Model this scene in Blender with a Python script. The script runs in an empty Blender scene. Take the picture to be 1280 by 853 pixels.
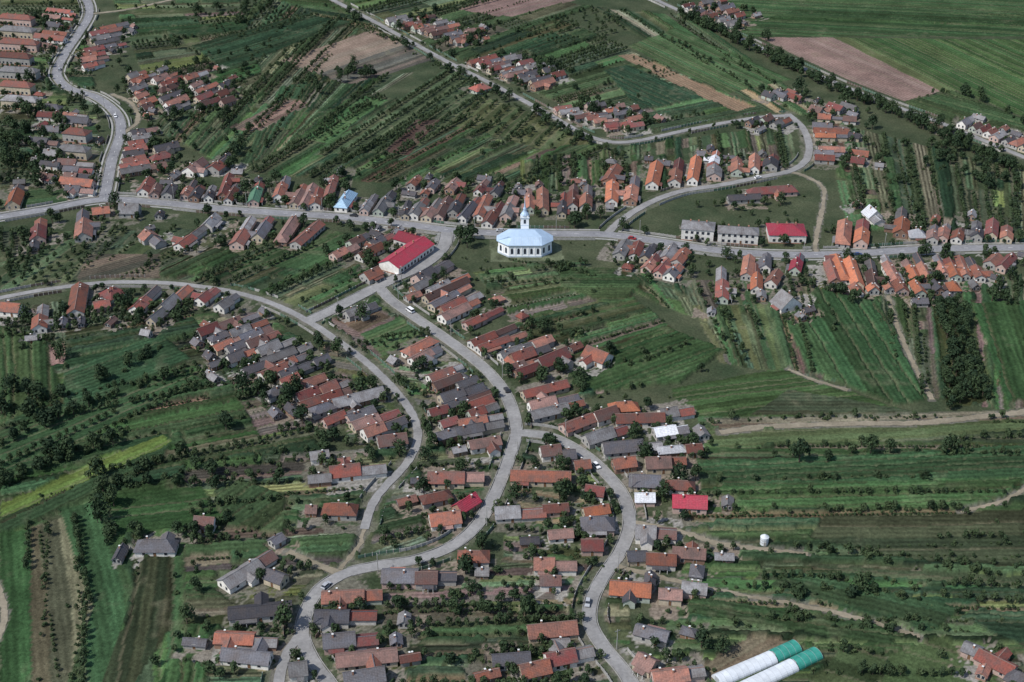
import bpy, math, random
import numpy as np
from mathutils import Vector, Matrix
random.seed(7); rng=np.random.default_rng(7)
SC=bpy.context.scene
ROOT=SC.collection
# ------------------------------------------------------------ survey: aerial photo -> map metres (flat ground)
H=300.0; PIT=math.radians(30); F=1778.0
def g(u,v,z=0.0):
    dx=(u-640)/F; dy=(426.5-v)/F
    d=(dx, math.cos(PIT)+dy*math.sin(PIT), -math.sin(PIT)+dy*math.cos(PIT))
    t=(H-z)/-d[2]
    return (d[0]*t, d[1]*t)
# ------------------------------------------------------------ materials
def newmat(name):
    m=bpy.data.materials.new(name); m.use_nodes=True
    nt=m.node_tree; b=nt.nodes['Principled BSDF']; b.inputs['Roughness'].default_value=0.9
    b.inputs['Specular IOR Level'].default_value=0.2
    return m,nt,b
def L(nt,a,b): nt.links.new(a,b)
def mixmul(nt,col_out,fac_out):
    n=nt.nodes.new('ShaderNodeVectorMath'); n.operation='SCALE'
    L(nt,col_out,n.inputs[0]); L(nt,fac_out,n.inputs['Scale']); return n.outputs[0]
def noise(nt,scale,detail=3,vec=None,rough=0.6):
    n=nt.nodes.new('ShaderNodeTexNoise'); n.inputs['Scale'].default_value=scale
    n.inputs['Detail'].default_value=detail; n.inputs['Roughness'].default_value=rough
    if vec: L(nt,vec,n.inputs['Vector'])
    return n.outputs['Fac']
def maprange(nt,o,a,b,c,d):
    n=nt.nodes.new('ShaderNodeMapRange'); L(nt,o,n.inputs[0])
    for i,v in enumerate((a,b,c,d)): n.inputs[i+1].default_value=v
    return n.outputs[0]
def math_(nt,op,a,b=None):
    n=nt.nodes.new('ShaderNodeMath'); n.operation=op
    for i,x in enumerate((a,b)):
        if x is None: continue
        if isinstance(x,(int,float)): n.inputs[i].default_value=x
        else: L(nt,x,n.inputs[i])
    return n.outputs[0]
def simple(name,col,rough=0.8,var=0.25,scale=0.8,metal=0.0,objvar=0.0):
    m,nt,b=newmat(name); tc=nt.nodes.new('ShaderNodeTexCoord')
    rgb=nt.nodes.new('ShaderNodeRGB'); rgb.outputs[0].default_value=(*col,1)
    f=maprange(nt,noise(nt,scale,4,tc.outputs['Object']),0.25,0.75,1-var,1+var)
    if objvar:
        oi=nt.nodes.new('ShaderNodeObjectInfo')
        f=math_(nt,'MULTIPLY',f,maprange(nt,oi.outputs['Random'],0,1,1-objvar,1+objvar))
    L(nt,mixmul(nt,rgb.outputs[0],f),b.inputs['Base Color'])
    b.inputs['Roughness'].default_value=rough; b.inputs['Metallic'].default_value=metal
    return m
def roofmat(name,col,period=0.35,old=(0.095,0.080,0.075),oldamt=0.7,rough=0.85):
    m,nt,b=newmat(name); tc=nt.nodes.new('ShaderNodeTexCoord'); oc=tc.outputs['Object']
    oi=nt.nodes.new('ShaderNodeObjectInfo')
    add=nt.nodes.new('ShaderNodeVectorMath'); add.operation='ADD'; L(nt,oc,add.inputs[0])
    sc=nt.nodes.new('ShaderNodeVectorMath'); sc.operation='SCALE'; sc.inputs[0].default_value=(90,50,20); L(nt,oi.outputs['Random'],sc.inputs['Scale']); L(nt,sc.outputs[0],add.inputs[1])
    n1=noise(nt,0.28,5,add.outputs[0],0.7); n2=noise(nt,2.2,3,add.outputs[0])
    mix=nt.nodes.new('ShaderNodeMix'); mix.data_type='RGBA'
    mix.inputs[6].default_value=(*col,1); mix.inputs[7].default_value=(*old,1)
    L(nt,maprange(nt,n1,0.38,0.66,0,oldamt),mix.inputs[0])
    sx=nt.nodes.new('ShaderNodeSeparateXYZ'); L(nt,oc,sx.inputs[0])
    sy=math_(nt,'SINE',math_(nt,'MULTIPLY',sx.outputs[1],6.283/period))
    sxx=math_(nt,'SINE',math_(nt,'MULTIPLY',sx.outputs[0],6.283/(period*2.3)))
    f=math_(nt,'ADD',maprange(nt,sy,-1,1,0.9,1.08),math_(nt,'MULTIPLY',sxx,0.05))
    f=math_(nt,'MULTIPLY',f,maprange(nt,n2,0.2,0.8,0.65,1.35))
    f=math_(nt,'MULTIPLY',f,maprange(nt,oi.outputs['Random'],0,1,0.6,1.35))
    L(nt,mixmul(nt,mix.outputs[2],f),b.inputs['Base Color']); b.inputs['Roughness'].default_value=rough
    bp=nt.nodes.new('ShaderNodeBump'); bp.inputs['Strength'].default_value=0.5; bp.inputs['Distance'].default_value=0.05
    L(nt,sy,bp.inputs['Height']); L(nt,bp.outputs[0],b.inputs['Normal'])
    return m
ROOFS={
 'red':[roofmat('roof_tile_red',(0.25,0.078,0.060)),roofmat('roof_tile_brick',(0.19,0.072,0.055)),roofmat('roof_tile_rust',(0.27,0.10,0.066)),roofmat('roof_tile_brown',(0.115,0.060,0.052)),roofmat('roof_tile_clay',(0.30,0.135,0.10)),roofmat('roof_tile_oxblood',(0.17,0.050,0.046)),roofmat('roof_tile_faded',(0.24,0.14,0.12))],
 'orange':[roofmat('roof_tile_orange',(0.40,0.14,0.075),oldamt=0.45),roofmat('roof_tile_salmon',(0.36,0.16,0.11),oldamt=0.5)],
 'grey':[roofmat('roof_slate_grey',(0.12,0.12,0.135)),roofmat('roof_cement_grey',(0.22,0.218,0.225)),roofmat('roof_slate_dark',(0.065,0.065,0.076)),roofmat('roof_fibre_grey',(0.17,0.167,0.17)),roofmat('roof_slate_blue_grey',(0.10,0.102,0.12))],
 'crimson':[roofmat('roof_sheet_crimson',(0.27,0.030,0.050),0.5,oldamt=0.3,rough=0.6)],
 'blue':[roofmat('roof_sheet_blue',(0.28,0.42,0.55),0.6,oldamt=0.15,rough=0.5)],
 'green':[roofmat('roof_sheet_green',(0.09,0.2,0.13),0.6,oldamt=0.3)],
 'white':[roofmat('roof_sheet_white',(0.5,0.51,0.54),0.6,(0.35,0.34,0.33),0.4,rough=0.5)],
}
WALLS=[simple('plaster_white',(0.60,0.58,0.54),objvar=0.2),simple('plaster_cream',(0.42,0.36,0.27),objvar=0.15),simple('plaster_grey',(0.33,0.32,0.3),objvar=0.2),
       simple('plaster_pink',(0.42,0.31,0.27),objvar=0.15),simple('brick_wall',(0.24,0.15,0.11),objvar=0.2),simple('plaster_pale_green',(0.36,0.40,0.34),objvar=0.1)]
M_GLASS=simple('window_glass',(0.03,0.035,0.045),0.15)
M_FRAME=simple('window_frame_paint',(0.6,0.6,0.58))
M_DOOR=simple('door_wood',(0.16,0.09,0.05))
M_CHIM=simple('chimney_brick',(0.32,0.17,0.12))
M_RIDGE=simple('ridge_cap',(0.20,0.13,0.11))
M_WOOD=simple('weathered_wood',(0.14,0.11,0.09),objvar=0.3)
M_CONC=simple('concrete',(0.30,0.295,0.28),scale=0.4)
# ------------------------------------------------------------ mesh builder
class MB:
    def __init__(s): s.v=[];s.f=[];s.m=[]
    def add(s,vs,fs,mi):
        o=len(s.v); s.v+=[tuple(p) for p in vs]; s.f+=[tuple(o+i for i in q) for q in fs]; s.m+=[mi]*len(fs)
    def merge(s,b,fn):
        o=len(s.v); s.v+=[fn(p) for p in b.v]; s.f+=[tuple(o+i for i in q) for q in b.f]; s.m+=b.m
    def box(s,x0,x1,y0,y1,z0,z1,mi,bottom=False):
        vs=[(x0,y0,z0),(x1,y0,z0),(x1,y1,z0),(x0,y1,z0),(x0,y0,z1),(x1,y0,z1),(x1,y1,z1),(x0,y1,z1)]
        fs=[(0,1,5,4),(1,2,6,5),(2,3,7,6),(3,0,4,7),(4,5,6,7)]
        if bottom: fs.append((3,2,1,0))
        s.add(vs,fs,mi)
    def cyl(s,x,y,z0,z1,r0,r1,n,mi,cap=True):
        vs=[];
        for i in range(n):
            a=2*math.pi*i/n; vs.append((x+r0*math.cos(a),y+r0*math.sin(a),z0))
        for i in range(n):
            a=2*math.pi*i/n; vs.append((x+r1*math.cos(a),y+r1*math.sin(a),z1))
        fs=[(i,(i+1)%n,n+(i+1)%n,n+i) for i in range(n)]
        if cap: fs.append(tuple(range(n,2*n)))
        s.add(vs,fs,mi)
    def obj(s,name,mats,smooth=False,parent=None,loc=(0,0,0),rz=0.0):
        me=bpy.data.meshes.new(name); me.from_pydata(s.v,[],s.f)
        for m in mats: me.materials.append(m)
        me.polygons.foreach_set('material_index',s.m)
        if smooth: me.polygons.foreach_set('use_smooth',[True]*len(s.f))
        me.update(); o=bpy.data.objects.new(name,me); ROOT.objects.link(o)
        o.location=loc; o.rotation_euler=(0,0,rz)
        if parent: o.parent=parent
        return o
# ------------------------------------------------------------ raster occupancy (1 m)
X0,Y0,NX,NY=-460,270,920,860
road_r=np.zeros((NY,NX),bool); verge_r=np.zeros((NY,NX),bool); house_r=np.zeros((NY,NX),bool)
def disk(r,x,y,R):
    i0=int(max(0,x-R-X0)); i1=int(min(NX,x+R+1-X0)); j0=int(max(0,y-R-Y0)); j1=int(min(NY,y+R+1-Y0))
    if i1<=i0 or j1<=j0: return
    xx=np.arange(i0,i1)+X0+.5; yy=np.arange(j0,j1)+Y0+.5
    r[j0:j1,i0:i1]|=((xx[None,:]-x)**2+(yy[:,None]-y)**2)<=R*R
def look(r,x,y):
    i=int(x-X0); j=int(y-Y0)
    if 0<=i<NX and 0<=j<NY: return bool(r[j,i])
    return False
# ------------------------------------------------------------ roads
ROADS=[ # name, width m, pixels, kind
 ('road',6.0,[(-30,278),(0,272),(60,262),(130,250),(200,254),(280,262),(350,267),(430,272),(500,280),(560,288),(620,292),(700,293),(760,294),(820,302),(900,314),(980,319),(1060,318),(1140,313),(1200,311),(1280,310),(1330,309)],'main'),
 ('road',5.4,[(130,250),(135,225),(140,200),(151,165),(145,142),(120,122),(85,110),(71,92),(83,65),(100,40),(112,15),(103,-12)],'main'),
 ('road',3.6,[(400,-8),(450,18),(500,45),(560,78),(620,108),(680,140),(730,168),(765,178),(800,176),(850,165),(900,155),(950,147),(985,145)],'street'),
 ('road',4.0,[(985,143),(1003,160),(1011,180),(1008,200),(988,214),(950,222),(900,232),(850,240),(810,255),(778,275),(757,294)],'street'),
 ('road',3.6,[(815,-2),(870,23),(930,50),(990,79),(1050,106),(1110,130),(1160,148),(1220,172),(1280,197),(1320,214)],'street'),
 ('road',6.0,[(560,288),(553,310),(530,331),(490,350),(450,370),(415,388),(385,402)],'street'),
 ('road',4.5,[(472,357),(487,374),(510,391),(545,415),(580,440),(610,465),(630,490),(641,515),(646,541)],'street'),
 ('road',3.2,[(-30,378),(0,373),(60,362),(130,354),(200,354),(260,360),(310,370),(350,384),(385,402),(420,425),(460,455),(495,490),(516,520),(522,550),(508,580),(482,608),(466,630),(455,662)],'street'),
 ('road',4.2,[(646,541),(640,562),(630,590),(615,625),(595,658),(565,683),(520,700),(470,708),(430,718),(400,737),(383,765),(378,795),(390,825),(410,853),(425,875)],'street'),
 ('road',4.2,[(646,541),(690,547),(730,568),(760,595),(780,622),(787,655),(775,690),(755,720),(740,750),(738,780),(755,810),(780,840),(800,875)],'street'),
 ('road',3.2,[(380,788),(360,815),(350,845),(345,880)],'street'),
 ('gravel_track',2.6,[(360,690),(400,708),(430,719)],'track'),
 ('gravel_track',2.8,[(112,18),(160,12),(215,0)],'track'),
 ('gravel_track',2.4,[(150,170),(172,152),(165,130),(140,118)],'track'),
 ('gravel_track',3.0,[(900,541),(960,534),(1060,530),(1150,529),(1230,521),(1290,514)],'track'),
 ('gravel_track',2.4,[(786,652),(850,665),(900,680),(960,688),(1010,694)],'track'),
 ('gravel_track',1.8,[(765,706),(850,728),(930,745),(1000,757),(1080,775),(1150,797)],'track'),
 ('gravel_track',1.5,[(985,462),(1020,476),(1060,488)],'track'),
 ('gravel_track',1.8,[(1200,640),(1250,628),(1290,606)],'track'),
 ('gravel_track',2.2,[(-5,730),(6,765),(-4,800)],'track'),
 ('gravel_track',2.2,[(1010,180),(1040,184),(1080,186)],'track'),
 ('gravel_track',1.8,[(1110,370),(1130,430),(1165,500)],'track'),
 ('gravel_track',2.2,[(985,214),(1010,222),(1030,240),(1020,300),(1020,318)],'track'),
 ('gravel_track',1.6,[(455,662),(448,684),(425,712)],'track'),
]
def catmull(P,step=2.0):
    P=[np.array(p) for p in P]; Q=[2*P[0]-P[1]]+P+[2*P[-1]-P[-2]]; out=[]
    for i in range(1,len(Q)-2):
        a,b,c,d=Q[i-1:i+3]; n=max(2,int(np.linalg.norm(c-b)/step))
        for k in range(n):
            t=k/n; out.append(0.5*((2*b)+(-a+c)*t+(2*a-5*b+4*c-d)*t*t+(-a+3*b-3*c+d)*t**3))
    out.append(Q[-2]); return np.array(out)
RD=[]
for nm,w,px,kind in ROADS:
    C=catmull([g(*p) for p in px]); T=np.gradient(C,axis=0); T/=np.linalg.norm(T,axis=1)[:,None]+1e-9
    N=np.stack([-T[:,1],T[:,0]],1); RD.append((nm,w,C,N,kind))
    for p in C:
        disk(road_r,p[0],p[1],w/2+0.6)
        disk(verge_r,p[0],p[1],w/2+(2.8 if kind!='track' else 0.8))
def roadmat(name,c1,c2,track=False):
    m,nt,b=newmat(name); tc=nt.nodes.new('ShaderNodeTexCoord'); oc=tc.outputs['Object']
    mix=nt.nodes.new('ShaderNodeMix'); mix.data_type='RGBA'; mix.inputs[6].default_value=(*c1,1); mix.inputs[7].default_value=(*c2,1)
    L(nt,maprange(nt,noise(nt,0.09,6,oc,0.7),0.35,0.65,0,1),mix.inputs[0])
    f=maprange(nt,noise(nt,0.9,5,oc,0.7),0.25,0.75,0.8,1.2)
    L(nt,mixmul(nt,mix.outputs[2],f),b.inputs['Base Color']); return m
M_ASPH=roadmat('asphalt_weathered',(0.24,0.24,0.25),(0.17,0.17,0.18))
M_STREET=roadmat('asphalt_dusty',(0.27,0.265,0.26),(0.18,0.177,0.175))
M_TRACK=roadmat('gravel',(0.26,0.225,0.17),(0.16,0.14,0.10))
M_KERB=simple('kerb_concrete',(0.29,0.285,0.27),scale=0.3)
M_PAINT=simple('road_paint',(0.6,0.6,0.58))
def ribbon(mb,C,N,o0,o1,z0,z1,mi,mask=None,jit=0):
    j=(rng.random((len(C),2))-.5)*jit if jit else np.zeros((len(C),2))
    A=C+N*(o0+j[:,:1]); B=C+N*(o1+j[:,1:])
    for i in range(len(C)-1):
        if mask is not None and not (mask[i] and mask[i+1]): continue
        vs=[(*A[i],z1),(*A[i+1],z1),(*B[i+1],z1),(*B[i],z1)]
        mb.add(vs,[(3,2,1,0)] if o1>o0 else [(0,1,2,3)],mi)
        if z0<z1-0.02:
            mb.add([(*A[i],z0),(*A[i+1],z0),(*A[i+1],z1),(*A[i],z1)],[(0,1,2,3)],mi)
            mb.add([(*B[i],z0),(*B[i+1],z0),(*B[i+1],z1),(*B[i],z1)],[(0,1,2,3)],mi)
def other_clear(k,P,extra):
    ok=np.ones(len(P),bool)
    for j,(nm,w,C,N,kind) in enumerate(RD):
        if j==k: continue
        d=np.sqrt(((P[:,None,:]-C[None,:,:])**2).sum(2)).min(1); ok&=d>w/2+extra
    return ok
for k,(nm,w,C,N,kind) in enumerate(RD):
    z=0.10+0.007*(len(RD)-k); mb=MB()
    ribbon(mb,C,N,-w/2,w/2,0,z,0,jit=0.35 if kind!='track' else 0.9)
    mb.obj(nm,[M_ASPH if kind=='main' else (M_STREET if kind=='street' else M_TRACK)])
    if kind!='track':
        kb=MB(); pv=MB()
        for s in (-1,1):
            if w>4.1:
                m=other_clear(k,C+N*s*w/2,0.5); ribbon(kb,C,N,s*(w/2+0.17),s*(w/2+0.35),0,z+0.12,0,m)
            if kind=='main':
                m=other_clear(k,C+N*s*(w/2+2.0),0.8); ribbon(pv,C,N,s*(w/2+1.6),s*(w/2+2.5),0,0.2,0,m)
        if kb.v: kb.obj('kerb',[M_KERB])
        if pv.v: pv.obj('pavement',[M_CONC])
    if kind=='main':
        lm=MB(); mask=np.array([(i%5)<2 for i in range(len(C))]); ribbon(lm,C,N,-0.08,0.08,0,z+0.012,0,mask); lm.obj('road_marking',[M_PAINT])
# ------------------------------------------------------------ houses
placed=[]
def occ_rect(cx,cy,ang,Lh,Wh,r,mark=False):
    R=int(math.hypot(Lh,Wh))+2; i0=max(0,int(cx-X0)-R); i1=min(NX,int(cx-X0)+R); j0=max(0,int(cy-Y0)-R); j1=min(NY,int(cy-Y0)+R)
    if i1<=i0 or j1<=j0: return 0
    xx=np.arange(i0,i1)+X0+.5-cx; yy=np.arange(j0,j1)+Y0+.5-cy
    c,s=math.cos(ang),math.sin(ang)
    u=xx[None,:]*c+yy[:,None]*s; v=-xx[None,:]*s+yy[:,None]*c
    m=(abs(u)<=Lh)&(abs(v)<=Wh)
    if mark: r[j0:j1,i0:i1]|=m; return 0
    return (r[j0:j1,i0:i1]&m).sum()/max(1,m.sum())
def gable(mb,x0,x1,w,h,rh,wm,rm,ov=0.4,hip=False,ridge=5):
    y=w/2
    mb.box(x0,x1,-y,y,0,h,wm)
    k=rh/y; W=y+ov; ze=h-k*ov; t=0.16; zr=h+rh
    if not hip:
        mb.add([(x0,-y,h),(x0,y,h),(x0,0,zr-t)],[(0,2,1)],wm); mb.add([(x1,-y,h),(x1,y,h),(x1,0,zr-t)],[(0,1,2)],wm)
        a,b=x0-ov*.8,x1+ov*.8
        vs=[];
        for x in (a,b): vs+=[(x,-W,ze+t),(x,0,zr+t),(x,W,ze+t),(x,-W,ze-0.02),(x,0,zr-0.02),(x,W,ze-0.02)]
        mb.add(vs,[(0,6,7,1),(1,7,8,2),(3,4,10,9),(4,5,11,10),(0,1,4,3),(1,2,5,4),(6,9,10,7),(7,10,11,8),(0,3,9,6),(2,8,11,5)],rm)
        mb.box(a,b,-0.14,0.14,zr+t-0.06,zr+t+0.07,ridge)
    else:
        a,b=x0-ov,x1+ov; q=min(W*0.95,(b-a)/2-0.1)
        vs=[(a,-W,ze),(b,-W,ze),(b,W,ze),(a,W,ze),(a,-W,ze+t),(b,-W,ze+t),(b,W,ze+t),(a,W,ze+t),(a+q,0,zr+t),(b-q,0,zr+t)]
        mb.add(vs,[(0,1,5,4),(1,2,6,5),(2,3,7,6),(3,0,4,7),(3,2,1,0),(4,5,9,8),(6,7,8,9),(5,6,9),(7,4,8)],rm)
        mb.box(a+q,b-q,-0.14,0.14,zr+t-0.06,zr+t+0.07,ridge)
def windows(mb,x0,x1,w,side,z=0.9,h=1.2,step=3.2,door=True,ww=1.0):
    n=max(1,int((x1-x0-1.5)/step)); y=side*(w/2)
    for i in range(n):
        x=x0+1.2+(i+.5)*(x1-x0-2.4)/n
        if door and i==n//2:
            a,b,c,d=(x-.5,x+.5,0.15,2.0); mi=4
        else: a,b,c,d=(x-ww/2,x+ww/2,z,z+h); mi=2
        for (e,off,mm) in ((0.1,0.03,3),(0,0.06,mi)):
            vs=[(a-e,y+side*off,c-e*(mi==2)),(b+e,y+side*off,c-e*(mi==2)),(b+e,y+side*off,d+e),(a-e,y+side*off,d+e)]
            mb.add(vs,[(0,1,2,3)] if side<0 else [(3,2,1,0)],mm)
def endwindows(mb,x,w,sgn,z=0.9):
    for yy in ((-w*.22),(w*.22)):
        for (e,off,mm) in ((0.1,0.03,3),(0,0.06,2)):
            a,b=yy-.45-e,yy+.45+e; c,d=z-e,z+1.2+e; xx=x+sgn*off
            mb.add([(xx,a,c),(xx,b,c),(xx,b,d),(xx,a,d)],[(0,1,2,3)] if sgn>0 else [(3,2,1,0)],mm)
def make_house(cx,cy,ang,Lm,w,pal,name='village_house',h=None,wall=None,plain=False):
    ok=False
    for sh in (0,1.5,-1.5,3,-3,5,-5,7,-7):
        for sc in (1,0.8,.6):
            x=cx+math.cos(ang)*sh; y=cy+math.sin(ang)*sh
            if occ_rect(x,y,ang,Lm*sc/2+.3,w/2+.3,road_r)<0.001 and occ_rect(x,y,ang,Lm*sc/2,w/2,house_r)<0.05:
                cx,cy=x,y; Lm*=sc; ok=True; break
        if ok: break
    if not ok: return None
    occ_rect(cx,cy,ang,Lm/2,w/2,house_r,True)
    if isinstance(pal,(list,tuple)): pal=random.choice(pal)
    if random.random()<.02 and Lm<13 and not plain: pal='white'
    rm=random.choice(ROOFS[pal]); rm2=random.choice(ROOFS[random.choice(['red','grey','grey','red'])])
    wm=wall or random.choices(WALLS,weights=(5,3,4,2,2,1))[0]
    h=h or random.uniform(2.3,2.9); rh=w/2*random.uniform(0.55,0.9); mb=MB()
    x0,x1=-Lm/2,Lm/2
    hip=random.random()<0.13
    split=(Lm>12 and not plain and random.random()<0.7)
    if split:
        xm=x0+Lm*random.uniform(0.45,0.7)
        gable(mb,x0,xm,w,h,rh,0,1)
        w2=w*random.uniform(.65,.88); h2=h-random.uniform(.25,.6)
        b2=MB(); gable(b2,xm+0.5,x1,w2,h2,w2/2*random.uniform(.45,.8),0,6)
        dy=(w-w2)/2*random.choice((-1,1))*0.9
        mb.merge(b2,lambda p:(p[0],p[1]+dy,p[2]))
        mb.box(xm-0.05,xm+0.55,dy-w2/2+.1,dy+w2/2-.1,0,h2,0)
        xe=xm
    else:
        gable(mb,x0,x1,w,h,rh,0,1,hip=hip); xe=x1
    if not plain and random.random()<.28 and Lm>9:   # side wing
        sd=random.choice((-1,1)); ww=random.uniform(3,4.2); ex=random.uniform(2.2,4.5); xc=random.uniform(x0+ww,max(x0+ww+.1,xe-ww*.6))
        b2=MB(); gable(b2,w*.25,w/2+ex,ww,h-.15,ww/2*.7,0,random.choice((1,6)))
        mb.merge(b2,lambda p:(xc-sd*p[1],sd*p[0],p[2]))
    windows(mb,x0,xe,w,-1); windows(mb,x0,xe,w,1,door=random.random()<.5)
    endwindows(mb,x0,w,-1)
    if not split: endwindows(mb,x1,w,1)
    for c in range(random.choice((1,1,2))):
        xx=random.uniform(x0+2,xe-2) if xe-x0>5 else 0; yy=random.choice((-1,1))*w*.12
        mb.box(xx-.25,xx+.25,yy-.25,yy+.25,h+rh*.5,h+rh+0.7,7); mb.box(xx-.31,xx+.31,yy-.31,yy+.31,h+rh+0.7,h+rh+0.8,3,True)
    if random.random()<0.4 and not plain:   # veranda lean-to
        s=random.choice((-1,1)); a=x0+random.uniform(1,3); b=min(xe-1,a+random.uniform(4,8)); y0=s*(w/2+.3); y1=s*(w/2+1.8)
        if b>a+2:
            mb.add([(a,y0,h-.35),(b,y0,h-.35),(b,y1,h-.75),(a,y1,h-.75),(a,y0,h-.45),(b,y0,h-.45),(b,y1,h-.85),(a,y1,h-.85)],[(0,1,2,3),(7,6,5,4),(0,4,5,1),(1,5,6,2),(2,6,7,3),(3,7,4,0)],6)
            for xx in (a+.2,(a+b)/2,b-.2): mb.box(xx-.08,xx+.08,y1-s*.2-.08,y1-s*.2+.08,0,h-.85,3)
    o=mb.obj(name,[wm,rm,M_GLASS,M_FRAME,M_DOOR,M_RIDGE if pal in('red','orange') else rm,rm2,M_CHIM],loc=(cx,cy,0),rz=ang)
    placed.append((cx,cy,ang,Lm,w)); return o
def px_house(u,v,dx,dy,pal,w=None,name='village_house',jit=0,maxL=30,minL=6.5,**k):
    a=g(u-dx/2,v-dy/2,3.0); b=g(u+dx/2,v+dy/2,3.0)
    Lm=math.hypot(b[0]-a[0],b[1]-a[1]); Lm=min(max(Lm,minL),maxL); ang=math.atan2(b[1]-a[1],b[0]-a[0])+random.gauss(0,jit)
    return make_house((a[0]+b[0])/2,(a[1]+b[1])/2,ang,Lm,w or random.uniform(4.3,5.9),pal,name,**k)
RO=['red','red','red','grey','grey']; RR=['red','red','red','orange','grey']; RG=['grey','grey','red']; OO=['orange','orange','red','red','grey']
def long_block(u,v,dx,dy,w,h,pal,name,wall,rh=1.8,hip=True):
    a=g(u-dx/2,v-dy/2,h); b=g(u+dx/2,v+dy/2,h); Lm=math.hypot(b[0]-a[0],b[1]-a[1]); ang=math.atan2(b[1]-a[1],b[0]-a[0])
    mb=MB(); gable(mb,-Lm/2,Lm/2,w,h,rh,0,1,hip=hip)
    for st in range(max(1,int(h//2.8))):
        for s in (-1,1): windows(mb,-Lm/2,Lm/2,w,s,z=0.9+2.9*st,h=1.4,step=2.6,door=(st==0),ww=1.3)
    mb.box(-Lm/2-.05,Lm/2+.05,-w/2-.05,w/2+.05,0,0.5,7)
    for i in range(3):
        xx=-Lm/2+Lm*(i+1)/4; mb.box(xx-.35,xx+.35,w*.1-.3,w*.1+.3,h+rh*.4,h+rh+.7,7)
    mb.obj(name,[wall,ROOFS[pal][1 if len(ROOFS[pal])>1 else 0],M_GLASS,M_FRAME,M_DOOR,ROOFS[pal][0],M_CONC,M_CHIM],loc=((a[0]+b[0])/2,(a[1]+b[1])/2,0),rz=ang)
    occ_rect((a[0]+b[0])/2,(a[1]+b[1])/2,ang,Lm/2,w/2,house_r,True); placed.append(((a[0]+b[0])/2,(a[1]+b[1])/2,ang,Lm,w))
long_block(873,282,40,3,9.5,6.2,'grey','school_building',WALLS[0])
long_block(923,288,50,3,8,5.6,'grey','town_hall',WALLS[0])
long_block(983,287,46,1,13,4.4,'crimson','village_hall',WALLS[0],2.6)
long_block(508,317,44,-30,11,3.8,'crimson','market_hall',WALLS[0],2.6,False)
long_block(512,298,26,8,9,3.6,'crimson','market_hall',WALLS[0],2.2,False)
for (u,v,dx,p) in ((20,22,48,'red'),(22,37,52,'grey'),(24,53,54,'red'),(18,70,50,'red'),(24,88,56,'grey'),(20,106,50,'red'),(26,124,48,'grey'),(92,186,40,'grey'),(96,165,36,'red')):
    long_block(u,v,dx*random.uniform(.8,1),3,random.uniform(6,7.5),5.2,p,'apartment_block',random.choice(WALLS[1:4]),2.2)
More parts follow.
